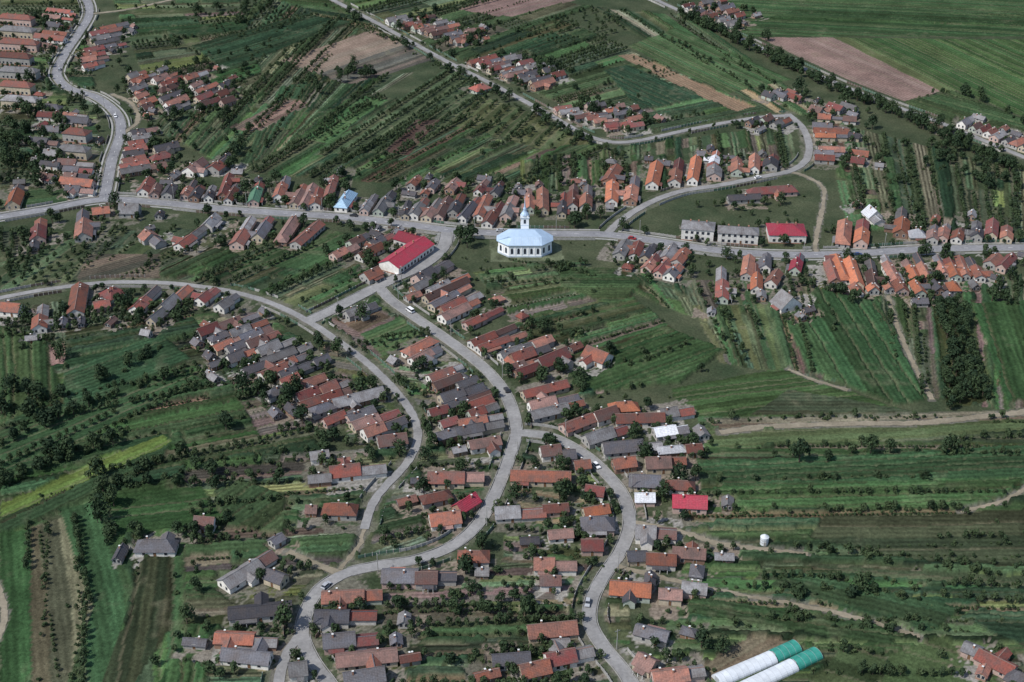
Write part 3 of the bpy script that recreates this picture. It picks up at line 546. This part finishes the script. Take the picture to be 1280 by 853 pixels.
FIELDS=[ # poly px, crop, row direction px pair
 ([(905,-10),(1300,-10),(1300,46),(1000,46),(930,46)],'alfalfa',(1000,20,1200,30),.75),
 ([(1000,14),(1300,22),(1300,34),(960,24)],'corn',(1000,20,1200,30),.9),
 ([(948,47),(1040,47),(1185,112),(1130,127),(1060,100)],'soil',(950,47,1130,127),.95),
 ([(1042,47),(1060,47),(1195,113),(1183,118)],'meadow',(1042,47,1183,118),1.0),
 ([(1062,48),(1300,50),(1300,155),(1200,115)],'alfalfa',(1062,48,1195,113),.9),
 ([(1130,130),(1140,128),(1190,116),(1300,160),(1300,200),(1180,150)],'corn',(1100,130,1200,160),.9),
 ([(785,58),(845,36),(990,100),(905,118)],'alfalfa',(845,36,990,100),.95),
 ([(755,90),(785,84),(880,125),(800,140)],'corn_d',(785,84,880,125),1.),
 ([(772,70),(792,68),(945,136),(920,143)],'soil',(772,70,920,143),.9),
 ([(572,12),(610,-6),(740,-6),(640,24)],'soil',(572,12,640,-6),.85),
 ([(352,76),(466,38),(505,56),(396,93)],'soil',(352,76,466,38),1.0),
 ([(396,93),(505,56),(540,75),(440,108)],'soil_d',(396,93,505,56),1.),
 ([(286,162),(356,124),(388,130),(326,166)],'soil_d',(286,162,356,124),1.3),
 ([(374,172),(455,120),(485,126),(410,180)],'alfalfa',(374,172,455,120),1.),
 ([(390,195),(560,85),(620,112),(510,195)],'orch',(390,195,560,85),1.2),
 ([(560,155),(600,120),(690,150),(740,180),(680,188)],'grass',(560,155,600,120),1.),
 ([(480,190),(520,150),(550,150),(510,195)],'rust',(480,190,520,150),.9),
 ([(240,60),(380,20),(440,30),(280,90)],'corn_d',(240,60,380,20),1.),
 ([(700,336),(770,338),(802,356),(770,386),(700,362)],'corn',(700,350,790,350),1.0),
 ([(410,402),(470,384),(530,420),(470,448)],'soil_d',(410,402,530,420),1.0),
 ([(450,418),(500,398),(532,422),(478,446)],'alfalfa',(450,418,500,398),1.1),
 ([(420,400),(462,386),(490,396),(450,416)],'rust',(450,418,500,398),1.3),
 ([(700,462),(830,410),(905,440),(850,480),(730,492)],'corn',(700,462,850,410),1.),
 ([(850,522),(840,486),(985,460),(1145,520)],'alfalfa',(850,500,1000,480),.85),
 ([(940,520),(985,488),(1145,516),(1145,522)],'olive',(940,520,1145,520),.8),
 ([(980,402),(1020,362),(1100,382),(1158,502),(1120,508),(1010,464)],'corn',(1040,362,1130,500),.95),
 ([(1165,382),(1205,378),(1245,500),(1185,512)],'grass',(1165,382,1200,510),.7),
 ([(1215,382),(1300,378),(1300,500),(1258,505)],'corn',(1215,382,1250,500),1.),
 ([(870,530),(900,542),(1290,516),(1290,540),(900,560),(860,550)],'meadow',(900,542,1280,520),.9),
 ([(880,524),(1280,512),(1280,524),(900,538)],'stubble',(880,524,1280,512),1.0),
 ([(870,582),(1290,556),(1280,600),(900,610)],'corn',(870,590,1280,570),1.05),
 ([(890,612),(1280,600),(1240,636),(900,640)],'corn',(900,620,1250,610),1.2),
 ([(1010,676),(1030,645),(1290,640),(1290,712),(1150,705)],'olive',(1020,655,1280,655),.8),
 ([(1020,708),(1300,722),(1300,740),(1060,720)],'grass',(1020,700,1280,720),.9),
 ([(960,735),(990,716),(1200,764),(1165,795)],'corn',(990,720,1200,770),1.0),
 ([(840,768),(870,750),(1140,790),(1110,812),(1040,800)],'corn',(850,760,1100,800),1.0),
 ([(1200,775),(1210,765),(1290,770),(1290,818)],'corn_d',(1200,775,1290,780),1.1),
 ([(1110,820),(1180,796),(1250,856),(1240,880),(1100,870)],'meadow',(1110,820,1240,860),.8),
 ([(870,838),(940,795),(1000,803),(960,820),(890,850)],'soil',(870,838,940,795),.7),
 ([(1050,812),(1110,818),(1090,870),(1000,870)],'grass',(1110,820,1240,860),.9),
 ([(0,632),(0,650),(60,628),(150,585),(215,556),(205,545),(120,575),(50,612)],'bright',(0,640,200,550),.9),
 ([(0,652),(0,672),(80,640),(200,580),(215,558)],'corn_d',(0,660,200,560),1.),
 ([(0,540),(0,590),(100,550),(260,480),(230,462),(100,505)],'alfalfa',(0,560,200,480),.75),
 ([(0,410),(55,420),(80,500),(0,535)],'corn',(0,420,0,530),1.0),
 ([(80,470),(200,420),(240,450),(120,505),(80,520)],'corn',(80,480,220,430),1.05),
 ([(132,622),(250,608),(282,652),(150,672)],'alfalfa',(132,622,250,608),.8),
 ([(266,618),(300,603),(357,622),(357,672),(285,660)],'corn',(270,660,340,610),.9),
 ([(0,668),(38,662),(62,770),(38,856),(0,870)],'alfalfa',(10,668,20,850),.85),
 ([(38,660),(105,640),(115,760),(100,870),(40,870)],'stubble',(40,660,62,850),.7),
 ([(75,640),(130,624),(165,740),(130,870),(80,870),(115,760)],'alfalfa',(100,640,150,850),.85),
 ([(165,700),(215,695),(218,780),(160,870),(120,870),(165,760)],'olive',(190,700,170,850),.75),
 ([(230,800),(260,780),(260,870),(190,870)],'corn',(230,780,220,860),1.1),
 ([(0,330),(90,290),(115,315),(85,355),(0,362)],'orch',(0,350,90,290),1.2),
 ([(90,360),(110,318),(200,318),(200,350)],'soil_d',(90,350,200,320),.8),
 ([(62,432),(80,432),(82,458),(64,460)],'soil',(62,432,64,460),1.1),
 ([(62,378),(80,376),(82,430),(62,432)],'veg',(62,432,64,460),1.1),
 ([(300,330),(380,340),(470,300),(400,285)],'alfalfa',(300,330,400,285),.85),
]
for poly,crop,dr,br in FIELDS:
    a=np.array(g(dr[0],dr[1])); b=np.array(g(dr[2],dr[3])); paint([g(*p) for p in poly],crop,b-a,br,stripw=random.choice((3.5,5,6.5)))
def gp(l): return [g(*p) for p in l]
def gd(a,b,c,d): return np.array(g(c,d))-np.array(g(a,b))
fruit_rows(gp([(390,195),(560,85),(620,112),(510,195)]),gd(390,195,560,85),3.2,9,1,jit=.2)
fruit_rows(gp([(560,155),(600,120),(690,150),(740,180),(680,188)]),gd(560,155,600,120),3.6,9,1,.85,.2)
fruit_rows(gp([(1165,382),(1205,378),(1245,500),(1185,512)]),gd(1165,382,1200,510),3.8,4.6,0,.85,1.2)
fruit_rows(gp([(0,330),(90,290),(115,315),(85,355),(0,362)]),gd(0,350,90,290),6,7,1,.9)
fruit_rows(gp([(45,665),(60,660),(85,760),(70,870),(45,870),(64,760)]),gd(40,660,62,850),2.4,5.5,2,.95,.15)
fruit_rows(gp([(85,650),(105,640),(118,760),(105,760)]),gd(85,650,105,760),2.6,4.5,1,.95,.15)
fruit_rows(gp([(100,545),(240,470),(270,480),(130,560)]),gd(100,545,240,470),3.4,7,1,.95,.2)
fruit_rows(gp([(0,575),(140,510),(150,520),(0,600)]),gd(0,575,140,510),3.4,7,1,.95,.2)
fruit_rows(gp([(1130,705),(1290,715),(1290,765),(1180,755)]),gd(1130,705,1290,715),4,7,1,.8,.4)
fruit_rows(gp([(240,30),(330,5),(400,20),(300,50)]),gd(240,30,330,5),4,8,1,.9)
fruit_rows(gp([(640,40),(740,10),(800,30),(700,66)]),gd(640,40,740,10),4,8,1,.7)
# rasters applied to the ground
ii=np.clip((X-X0).astype(int),0,NX-1); jj=np.clip((Y-Y0).astype(int),0,NY-1)
inr=(X>X0)&(X<X0+NX)&(Y>Y0)&(Y<Y0+NY)
vm=verge_r[jj,ii]&inr; rmk=road_r[jj,ii]&inr; 
t=np.clip((nC*.8+nB*.6-.4),0,1)
vc=lerp((0.05,0.066,0.035),(0.16,0.15,0.12),t); COL[vm]=vc[vm]; HT[vm]=.03*nD[vm]; RA[vm]=0
COL[rmk]=np.array((.13,.125,.105)); HT[rmk]=0
for (cx,cy,ang,Lm,w) in placed:
    c,s=math.cos(ang),math.sin(ang); side=random.choice((-1,1)); yo=side*(w/2+1.3)
    hl,hw,oy,cl=(Lm/2+2.2,w/2+3.2,yo,random.choice(((.17,.155,.13),(.23,.22,.20),(.12,.115,.09),(.18,.15,.12))))
    P=np.array([(cx+c*u-s*(v+oy),cy+s*u+c*(v+oy)) for u,v in ((-hl,-hw),(hl,-hw),(hl,hw),(-hl,hw))]); a,b=sl(P)
    if a.start>=a.stop or b.start>=b.stop: continue
    m=pip(P,PX[a,b],PY[a,b]); HT[a,b][m]=np.minimum(HT[a,b][m],.04); RA[a,b][m]*=.2
    m2=m&((nB[a,b]*.4+nC[a,b]*.6+nD[a,b]*.25)>.58)&~rmk[a,b]; COL[a,b][m2]=np.array(cl)*(.75+.5*nD[a,b][m2])[:,None]
hm=house_r[jj,ii]&inr; HT[hm]=0.0
for poly,cl in (([(612,300),(700,300),(706,326),(612,328)],(.10,.115,.07)),([(545,290),(575,292),(560,312),(540,316)],(.2,.2,.19))):
    P=np.array(gp(poly)); a,b=sl(P); m=pip(P,PX[a,b],PY[a,b])&~rmk[a,b]; COL[a,b][m]=np.array(cl)*(.6+.8*nC[a,b][m])[:,None]; HT[a,b][m]=.02; RA[a,b][m]=0
ny,nx=X.shape; me=bpy.data.meshes.new('ground'); me.vertices.add(nx*ny)
co=np.stack([X,Y,HT],2).astype(np.float32).reshape(-1); me.vertices.foreach_set('co',co)
idx=np.arange(nx*ny).reshape(ny,nx); q=np.stack([idx[:-1,:-1],idx[:-1,1:],idx[1:,1:],idx[1:,:-1]],2).reshape(-1)
nf=(nx-1)*(ny-1); me.loops.add(nf*4); me.loops.foreach_set('vertex_index',q.astype(np.int32)); me.polygons.add(nf)
me.polygons.foreach_set('loop_start',(np.arange(nf)*4).astype(np.int32)); me.update(calc_edges=True)
ca=me.attributes.new('landuse','FLOAT_COLOR','POINT'); ca.data.foreach_set('color',np.concatenate([COL,np.ones((ny,nx,1))],2).astype(np.float32).reshape(-1))
for nm,arr in (('row_phase',RP),('row_amp',RA)):
    at=me.attributes.new(nm,'FLOAT','POINT'); at.data.foreach_set('value',arr.astype(np.float32).reshape(-1))
m,nt,b=newmat('farmland'); tc=nt.nodes.new('ShaderNodeTexCoord'); oc=tc.outputs['Object']
def attr(n): a=nt.nodes.new('ShaderNodeAttribute'); a.attribute_name=n; return a
ac=attr('landuse'); ap=attr('row_phase'); aa=attr('row_amp')
wob=math_(nt,'ADD',ap.outputs['Fac'],math_(nt,'MULTIPLY',noise(nt,0.10,2,oc),0.7))
sn=math_(nt,'SINE',math_(nt,'MULTIPLY',wob,6.2832)); 
amp=math_(nt,'MULTIPLY',aa.outputs['Fac'],maprange(nt,noise(nt,0.05,3,oc),0.35,0.65,0.4,1.4))
fac=math_(nt,'ADD',1.0,math_(nt,'MULTIPLY',sn,amp))
fac=math_(nt,'MULTIPLY',fac,maprange(nt,noise(nt,0.9,4,oc,.75),0.25,0.75,0.5,1.5))
fac=math_(nt,'MULTIPLY',fac,maprange(nt,noise(nt,0.06,4,oc,.6),0.3,0.7,0.82,1.18))
L(nt,mixmul(nt,ac.outputs['Color'],fac),b.inputs['Base Color']); b.inputs['Specular IOR Level'].default_value=0.05
bp=nt.nodes.new('ShaderNodeBump'); bp.inputs['Strength'].default_value=.7; bp.inputs['Distance'].default_value=.5; L(nt,noise(nt,1.3,4,oc,.7),bp.inputs['Height']); L(nt,bp.outputs[0],b.inputs['Normal'])
me.materials.append(m); go=bpy.data.objects.new('ground',me); ROOT.objects.link(go)
# ------------------------------------------------------------ trees
def leafmat(name,c0,c1):
    m,nt,b=newmat(name); ge=nt.nodes.new('ShaderNodeNewGeometry'); oi=nt.nodes.new('ShaderNodeObjectInfo')
    mix=nt.nodes.new('ShaderNodeMix'); mix.data_type='RGBA'; mix.inputs[6].default_value=(*c0,1); mix.inputs[7].default_value=(*c1,1)
    f=math_(nt,'ADD',math_(nt,'MULTIPLY',ge.outputs['Random Per Island'],.45),math_(nt,'MULTIPLY',oi.outputs['Random'],.7)); L(nt,f,mix.inputs[0])
    L(nt,mix.outputs[2],b.inputs['Base Color']); b.inputs['Roughness'].default_value=.75; b.inputs['Specular IOR Level'].default_value=.1
    return m
M_BARK=simple('bark',(0.09,0.07,0.055))
LEAF=[leafmat('foliage_dark',(0.015,0.030,0.017),(0.042,0.066,0.030)),leafmat('foliage_fruit',(0.020,0.038,0.020),(0.056,0.080,0.036)),leafmat('foliage_shrub',(0.022,0.042,0.020),(0.066,0.092,0.040))]
def tree_mesh(kind,seed):
    r=random.Random(seed); mb=MB()
    if kind==0: Ht=r.uniform(6.5,10); R=Ht*r.uniform(.33,.44); nl=11; nleaf=36; ls=.6; th=Ht*.28
    elif kind==1: Ht=r.uniform(3.6,5.0); R=Ht*r.uniform(.38,.46); nl=7; nleaf=24; ls=.46; th=Ht*.25
    elif kind==2: Ht=r.uniform(1.5,2.6); R=Ht*r.uniform(.5,.65); nl=5; nleaf=16; ls=.36; th=.3
    mb.cyl(0,0,0,Ht*.62,Ht*.03,Ht*.012,6,0,False)
    lobes=[]
    for i in range(nl):
        a=i*2.4+r.random(); 
        zz=r.uniform(0.05,1); z=th+(Ht-th)*(.15+.7*zz); rr=R*r.uniform(.25,.68)*math.sqrt(max(.15,1-(zz*1.0)**2)); lr=R*r.uniform(.36,.56)
        c=(rr*math.cos(a),rr*math.sin(a),z); lobes.append((c,lr))
        if i<5:
            z0=th*.8; w=Ht*.012; mb.add([(-w,0,z0),(w,0,z0),(c[0],c[1],c[2]),(0,w,z0),(0,-w,z0)],[(0,1,2),(3,4,2),(1,3,2),(0,4,2)],0)
    for c,lr in lobes:
        for j in range(nleaf):
            z=r.uniform(-.75,1); a=r.uniform(0,6.283); s=math.sqrt(max(0,1-z*z)); n=Vector((s*math.cos(a),s*math.sin(a),z))
            p=Vector(c)+n*lr*r.uniform(.72,1.08)
            if p.z<.1: p.z=.1+r.random()*.2
            n=(n+Vector((r.uniform(-.7,.7),r.uniform(-.7,.7),r.uniform(-.5,.7)))).normalized()
            t=n.orthogonal().normalized(); t=Matrix.Rotation(r.uniform(0,6.28),3,n)@t; bt=n.cross(t); k=ls*r.uniform(.6,1.3)
            mb.add([p-t*k,p+bt*k*.6,p+t*k,p-bt*k*.6],[(0,1,2,3)],1)
    me=bpy.data.meshes.new(('tree','fruit_tree','shrub')[kind]); me.from_pydata(mb.v,[],mb.f); me.materials.append(M_BARK); me.materials.append(LEAF[kind])
    me.polygons.foreach_set('material_index',mb.m); me.update(); return me
TM=[[tree_mesh(k,100*k+s) for s in range(n)] for k,n in ((0,8),(1,6),(2,4))]
NMS=('broadleaf_tree','fruit_tree','shrub')
tcount=[0]
def put(x,y,kind,parent=None,s=None):
    if look(road_r,x,y) or look(house_r,x,y): return
    if kind==0:
        for ddx,ddy in ((1.6,0),(-1.6,0),(0,1.6),(0,-1.6)):
            if look(road_r,x+ddx,y+ddy) or look(house_r,x+ddx,y+ddy): return
    o=bpy.data.objects.new(NMS[kind],random.choice(TM[kind])); ROOT.objects.link(o)
    s=s or random.uniform(.7,1.2); o.location=(x,y,-.05); o.rotation_euler=(0,0,random.uniform(0,6.28)); o.scale=(s*random.uniform(.85,1.15),s*random.uniform(.85,1.15),s*random.uniform(.85,1.15))
    if parent: o.parent=parent
    tcount[0]+=1
def empty(n):
    e=bpy.data.objects.new(n,None); ROOT.objects.link(e); return e
Eo=empty('orchard'); 
for x,y,k in orch_pts: put(x,y,k,Eo,random.uniform(.6,.9))
Eh=empty('hedgerow')
for x,y,k in hedge_pts: put(x,y,k,Eh,random.uniform(.5,.95))
for (cx,cy,ang,Lm,w) in base_placed:
    n=random.choice((2,4,6,8)); c,s=math.cos(ang),math.sin(ang)
    for i in range(n):
        u=random.uniform(-Lm/2-8,Lm/2+10); v=random.choice((-1,1))*(w/2+random.uniform(1,6)); 
        if abs(u)<Lm/2 and abs(v)<w/2+1.2: continue
        k=random.choices((0,1,2),(4,6,4))[0]; put(cx+c*u-s*v,cy+s*u+c*v,k,None,random.uniform(.45,.95) if k==0 else None)
def grove(poly,dens,kinds,smin=.7,smax=1.1):
    P=np.array(gp(poly)); E=empty('grove'); x0,y0=P.min(0); x1,y1=P.max(0); n=int((x1-x0)*(y1-y0)*dens*1.15)
    xx=rng.uniform(x0,x1,n); yy=rng.uniform(y0,y1,n); m=pip(P,xx,yy)
    for x,y in zip(xx[m],yy[m]): put(x,y,random.choice(kinds),E,random.uniform(smin,smax))
def line(pts,w,dens,kinds,smin=.6,smax=1.0):
    C=catmull(gp(pts)); E=empty('tree_row')
    for p in C:
        for _ in range(int(dens)+(random.random()<dens%1)): put(p[0]+random.uniform(-w,w),p[1]+random.uniform(-w,w),random.choice(kinds),E,random.uniform(smin,smax))
grove([(0,150),(45,130),(70,180),(60,215),(0,240)],.022,(0,0,1,2))
grove([(60,0),(110,0),(80,80),(60,120),(50,80)],.012,(0,1,2),.6,.9)
grove([(1175,170),(1215,185),(1290,205),(1290,262),(1230,235),(1150,200)],.016,(0,0,1,2),.6,.9)
grove([(1095,180),(1170,180),(1200,240),(1110,260),(1085,215)],.010,(0,1,2,2),.6,.9)
grove([(560,735),(680,740),(720,770),(600,790),(520,765)],.030,(0,1,1,2),.5,.9)
grove([(270,590),(350,600),(380,700),(350,690),(350,620)],.012,(0,1,2),.6,.9)
grove([(100,600),(230,570),(290,600),(160,615)],.035,(0,1,2),.6,.95)
grove([(0,480),(50,500),(60,520),(0,545)],.03,(0,1,1))
grove([(230,670),(260,670),(300,720),(260,760),(230,720)],.014,(0,1,2),.6,.9)
grove([(290,690),(380,700),(390,740),(320,745)],.012,(0,1,2),.6,.9)
grove([(820,770),(880,765),(900,800),(870,820),(810,815)],.014,(0,1,2),.6,.9)
grove([(1230,360),(1290,350),(1290,385),(1240,385)],.014,(0,1,2),.6,1)
grove([(300,440),(350,460),(430,530),(430,580),(330,520)],.014,(0,1,2),.6,1)
grove([(240,420),(310,450),(380,520),(330,530),(250,460)],.014,(0,1,2),.6,1)
grove([(690,255),(740,255),(735,285),(700,285)],.014,(0,1),.7,1)
grove([(585,300),(615,300),(610,330),(565,335)],.014,(0,1,2),.6,1)
grove([(500,440),(545,445),(560,490),(520,480)],.018,(0,1,2),.5,.9)
grove([(620,600),(650,600),(640,680),(600,690)],.016,(0,1,2,2),.5,.8)
grove([(380,100),(440,85),(470,95),(400,125)],.022,(0,0,1),.6,.9)
grove([(290,180),(330,185),(300,205),(270,195)],.02,(0,0,1),.6,1)
grove([(240,20),(330,0),(360,10),(270,45)],.010,(0,1),.6,1)
grove([(660,480),(720,470),(860,490),(850,515),(720,512)],.012,(0,1,2),.5,.9)
grove([(860,440),(905,435),(930,465),(870,480)],.010,(0,1,2),.5,.9)
grove([(980,330),(1030,345),(1040,365),(990,365)],.014,(0,1,2),.5,.9)
grove([(470,330),(490,320),(430,370),(400,380)],.016,(0,1,2),.5,.8)
grove([(120,390),(240,395),(250,440),(200,420),(130,420)],.012,(0,1,2),.5,.8)
grove([(200,60),(330,60),(300,150),(200,150)],.008,(0,1,2),.6,.9)
grove([(130,120),(320,130),(300,215),(150,230)],.006,(0,1,2),.6,.9)
grove([(520,10),(740,120),(800,160),(760,170),(600,100),(480,40)],.007,(0,1,2),.6,.9)
grove([(440,215),(650,228),(780,205),(770,240),(640,245),(440,235)],.008,(0,1,2),.5,.8)
grove([(830,325),(1050,340),(1270,345),(1270,375),(1040,372),(850,360)],.010,(0,1,2,2),.5,.8)
grove([(870,255),(1060,240),(1080,290),(1030,285),(860,270)],.006,(0,1,2),.5,.8)
grove([(640,560),(780,600),(770,700),(730,780),(620,860),(600,720)],.006,(0,1,2,2),.5,.8)
grove([(390,400),(640,560),(600,680),(470,700),(530,560)],.006,(0,1,2,2),.5,.8)
grove([(230,700),(380,760),(370,860),(220,860)],.006,(0,1,2,2),.5,.8)
grove([(400,730),(600,730),(740,860),(430,860)],.004,(0,1,2,2),.5,.8)
line([(850,22),(935,60),(1045,114),(1150,158),(1270,218)],3.5,1.2,(0,0,1))
line([(870,14),(960,52)],2,.4,(0,1))
line([(1130,130),(1185,118),(1240,135),(1280,160)],2,.4,(0,1,2))
line([(0,612),(60,585),(150,545)],3,1.1,(0,1,1))
line([(0,606),(140,556)],3,.6,(0,1))
line([(0,560),(100,515),(240,460)],1.5,.5,(0,1,1)); line([(0,520),(90,500),(200,440)],1.5,.4,(0,1,2))
line([(150,630),(130,650),(150,690)],3,.6,(0,1)); line([(130,620),(250,606),(285,655),(150,674)],1.5,.3,(0,1,2))
line([(960,578),(1060,572),(1200,570)],3,.5,(0,1,2))
line([(1000,688),(1100,698),(1280,716)],3,.8,(1,2,1))
line([(900,562),(1060,556),(1280,548)],1,.4,(1,2))
line([(900,641),(1010,640),(1240,636)],1.2,.7,(2,1,2))
line([(870,530),(960,524),(1140,523)],1.5,.5,(1,2,2))
line([(1050,742),(1160,755),(1200,765)],2,.5,(1,2,0))
line([(1180,640),(1280,665)],1.5,.3,(1,2)); line([(850,745),(960,765),(1150,800)],1.2,.6,(1,2,2)); line([(830,720),(950,740),(1040,760)],1.2,.4,(1,2,0))
line([(60,430),(90,470),(60,520)],2,.5,(1,2,0))
line([(230,560),(380,490)],3,.4,(0,1,2))
line([(350,690),(365,740),(330,850)],4,.3,(0,1,2))
line([(215,700),(230,780),(190,850)],2,.4,(1,2))
line([(800,180),(900,162),(960,152)],4,.3,(1,2,0))
line([(480,48),(560,90),(640,130),(740,182)],2.5,.5,(1,2,0))
line([(400,5),(500,52)],3,.4,(1,2,0))
line([(300,280),(420,285),(520,296)],3,.25,(0,1,2)); line([(240,250),(420,262),(640,284)],2,.25,(0,1,2),.5,.8)
line([(700,305),(900,326),(1060,328),(1280,322)],2,.25,(0,1,2),.5,.8); line([(760,286),(950,306),(1280,302)],2,.25,(0,1,2),.5,.8)
for (u,v,s) in ((718,285,1.35),(575,304,1.2),(590,300,1.3),(584,310,1.0),(150,168,1),(582,718,1.1),(460,555,1.),(462,628,.9),(890,700,.9),(960,540,.8),(1255,378,1),(648,548,.5),(545,300,.7)):
    x,y=g(u,v); put(x,y,0,None,s)
# ------------------------------------------------------------ fences along the street fronts
M_F=[M_WOOD,WALLS[2],simple('fence_paint_green',(0.08,0.14,0.10)),M_CONC]
for k,(nm,w,C,N,kind) in enumerate(RD):
    if kind=='track': continue
    for s in (-1,1):
        mb=MB(); off=s*(w/2+3.6); P=C+N*off; ok=other_clear(k,P,1.0); mi=0
        for i in range(len(P)-1):
            if i%6==0: mi=random.choice((0,1,2,3,-1,-1))
            if mi<0 or not(ok[i] and ok[i+1]) or look(house_r,*P[i]) or look(house_r,*P[i+1]) or np.linalg.norm(P[i+1]-P[i])>4: continue
            a,b=P[i],P[i+1]; d=(b-a)/np.linalg.norm(b-a); n=np.array((-d[1],d[0]))*.06
            vs=[(*(a-n),.1),(*(b-n),.1),(*(b+n),.1),(*(a+n),.1),(*(a-n),1.3),(*(b-n),1.3),(*(b+n),1.3),(*(a+n),1.3)]
            mb.add(vs,[(0,1,5,4),(1,2,6,5),(2,3,7,6),(3,0,4,7),(4,5,6,7)],mi); mb.box(a[0]-.12,a[0]+.12,a[1]-.12,a[1]+.12,0,1.5,3)
        if mb.v: mb.obj('fence',M_F)
# ------------------------------------------------------------ utility poles
pm=MB(); pm.cyl(0,0,0,8.0,.15,.10,8,0); pm.box(-.9,.9,-.06,.06,7.3,7.45,0,True)
for xx in (-.8,0,.8): pm.cyl(xx,0,7.45,7.65,.05,.04,6,1)
pole0=pm.obj('utility_pole',[M_CONC,M_GLASS]); PME=pole0.data; bpy.data.objects.remove(pole0)
for k in (0,1,5,6,8,9):
    nm,w,C,N,kind=RD[k]
    for i in range(8,len(C)-4,19):
        p=C[i]+N[i]*(w/2+1.1)
        if look(road_r,*(C[i]+N[i]*(w/2+1.6))): continue
        o=bpy.data.objects.new('utility_pole',PME); ROOT.objects.link(o); o.location=(p[0],p[1],0); o.rotation_euler=(0,0,math.atan2(N[i][1],N[i][0]))
# ------------------------------------------------------------ vehicles
M_TYRE=simple('tyre_rubber',(0.02,0.02,0.02)); 
def car(x,y,ang,col,van=False):
    mb=MB(); Lh=2.0 if not van else 2.4; W=.82 if not van else .92; zt=.85 if not van else 1.1
    low=[(-Lh,.35),(-Lh,.75),(-Lh+.15,zt),(Lh-1.0,zt),(Lh-.15,.72),(Lh,.55),(Lh,.35)]
    def ext(prof,w0,w1,mi):
        n=len(prof); zm=max(z for _,z in prof); vs=[(a,-(w0 if z<zm-.05 else w1),z) for a,z in prof]+[(a,(w0 if z<zm-.05 else w1),z) for a,z in prof]
        mb.add(vs,[(i,(i+1)%n,n+(i+1)%n,n+i) for i in range(n)]+[tuple(range(n-1,-1,-1)),tuple(range(n,2*n))],mi)
    ext(low,W,W-.06,0)
    top=1.42 if not van else 2.0
    cab=[(-Lh+.25,zt-.02),(-Lh+.65,top-.08),(.35,top-.08),(1.0,zt-.02)] if not van else [(-Lh+.05,zt-.02),(-Lh+.15,top-.08),(Lh-1.3,top-.08),(Lh-.6,zt-.02)]
    ext(cab,W-.08,W-.2,1)
    a,b=cab[1][0]-.02,cab[2][0]+.02; mb.box(a,b,-W+.18,W-.18,top-.1,top,0,True)
    for sx in (-Lh+.75,Lh-.75):
        for sy in (-W+.02,W-.02):
            vs=[(sx+.32*math.cos(t*math.pi/5),sy-.1,.32+.32*math.sin(t*math.pi/5)) for t in range(10)]+[(sx+.32*math.cos(t*math.pi/5),sy+.1,.32+.32*math.sin(t*math.pi/5)) for t in range(10)]
            mb.add(vs,[(i,(i+1)%10,10+(i+1)%10,10+i) for i in range(10)]+[tuple(range(9,-1,-1)),tuple(range(10,20))],2)
    mb.obj('parked_van' if van else 'parked_car',[col,M_GLASS,M_TYRE],loc=(x,y,.24),rz=ang)
CARC=[simple('car_paint_white',(.7,.7,.7),.3,.02),simple('car_paint_silver',(.35,.36,.38),.3,.02),simple('car_paint_red',(.28,.03,.03),.3,.02),simple('car_paint_blue',(.04,.07,.16),.3,.02),simple('car_paint_dark',(.04,.04,.045),.3,.02)]
for k,fr,sd,van,ci in ((6,.22,1,1,0),(0,.36,1,0,4),(0,.5,1,0,1),(0,.62,-1,0,2),(0,.82,-1,0,3),(1,.3,1,0,0),(1,.55,-1,0,1),(5,.5,-1,0,0),(6,.8,1,0,4),(8,.7,1,0,1),(9,.25,-1,0,0),(9,.75,-1,0,1),(3,.5,1,0,0)):
    nm,w,C,N,kind=RD[k]; i=int(fr*(len(C)-2)); d=C[i+1]-C[i]; p=C[i]+N[i]*sd*(w/2-1.1); car(p[0],p[1],math.atan2(d[1],d[0])+(math.pi if sd>0 else 0),CARC[ci],van)
# ------------------------------------------------------------ light, sky, camera
sv=Vector((-0.62,-0.36,0)); sv.normalize(); el=math.radians(52); s=Vector((sv.x*math.cos(el),sv.y*math.cos(el),math.sin(el)))
ld=bpy.data.lights.new('sun','SUN'); ld.energy=4.3; ld.angle=math.radians(.5); ld.color=(1,.965,.91); lo=bpy.data.objects.new('sun',ld); ROOT.objects.link(lo); lo.rotation_euler=s.to_track_quat('Z','Y').to_euler(); lo.location=(0,0,400)
wd=bpy.data.worlds.new('World'); SC.world=wd; wd.use_nodes=True; nt=wd.node_tree; sky=nt.nodes.new('ShaderNodeTexSky'); sky.sky_type='NISHITA'; sky.sun_disc=False; sky.sun_elevation=el; sky.sun_rotation=math.atan2(sv.x,sv.y)
nt.links.new(sky.outputs[0],nt.nodes['Background'].inputs[0]); nt.nodes['Background'].inputs[1].default_value=.15
cd=bpy.data.cameras.new('camera'); cd.lens=F/1280*36; cd.sensor_width=36; cd.clip_start=1; cd.clip_end=30000; cam=bpy.data.objects.new('camera',cd); ROOT.objects.link(cam); cam.location=(0,0,H); cam.rotation_euler=(math.radians(60),0,0); SC.camera=cam
SC.view_settings.view_transform='Standard'; SC.view_settings.look='None'; SC.view_settings.exposure=0
print('TREES',tcount[0],'HOUSES',len(placed))
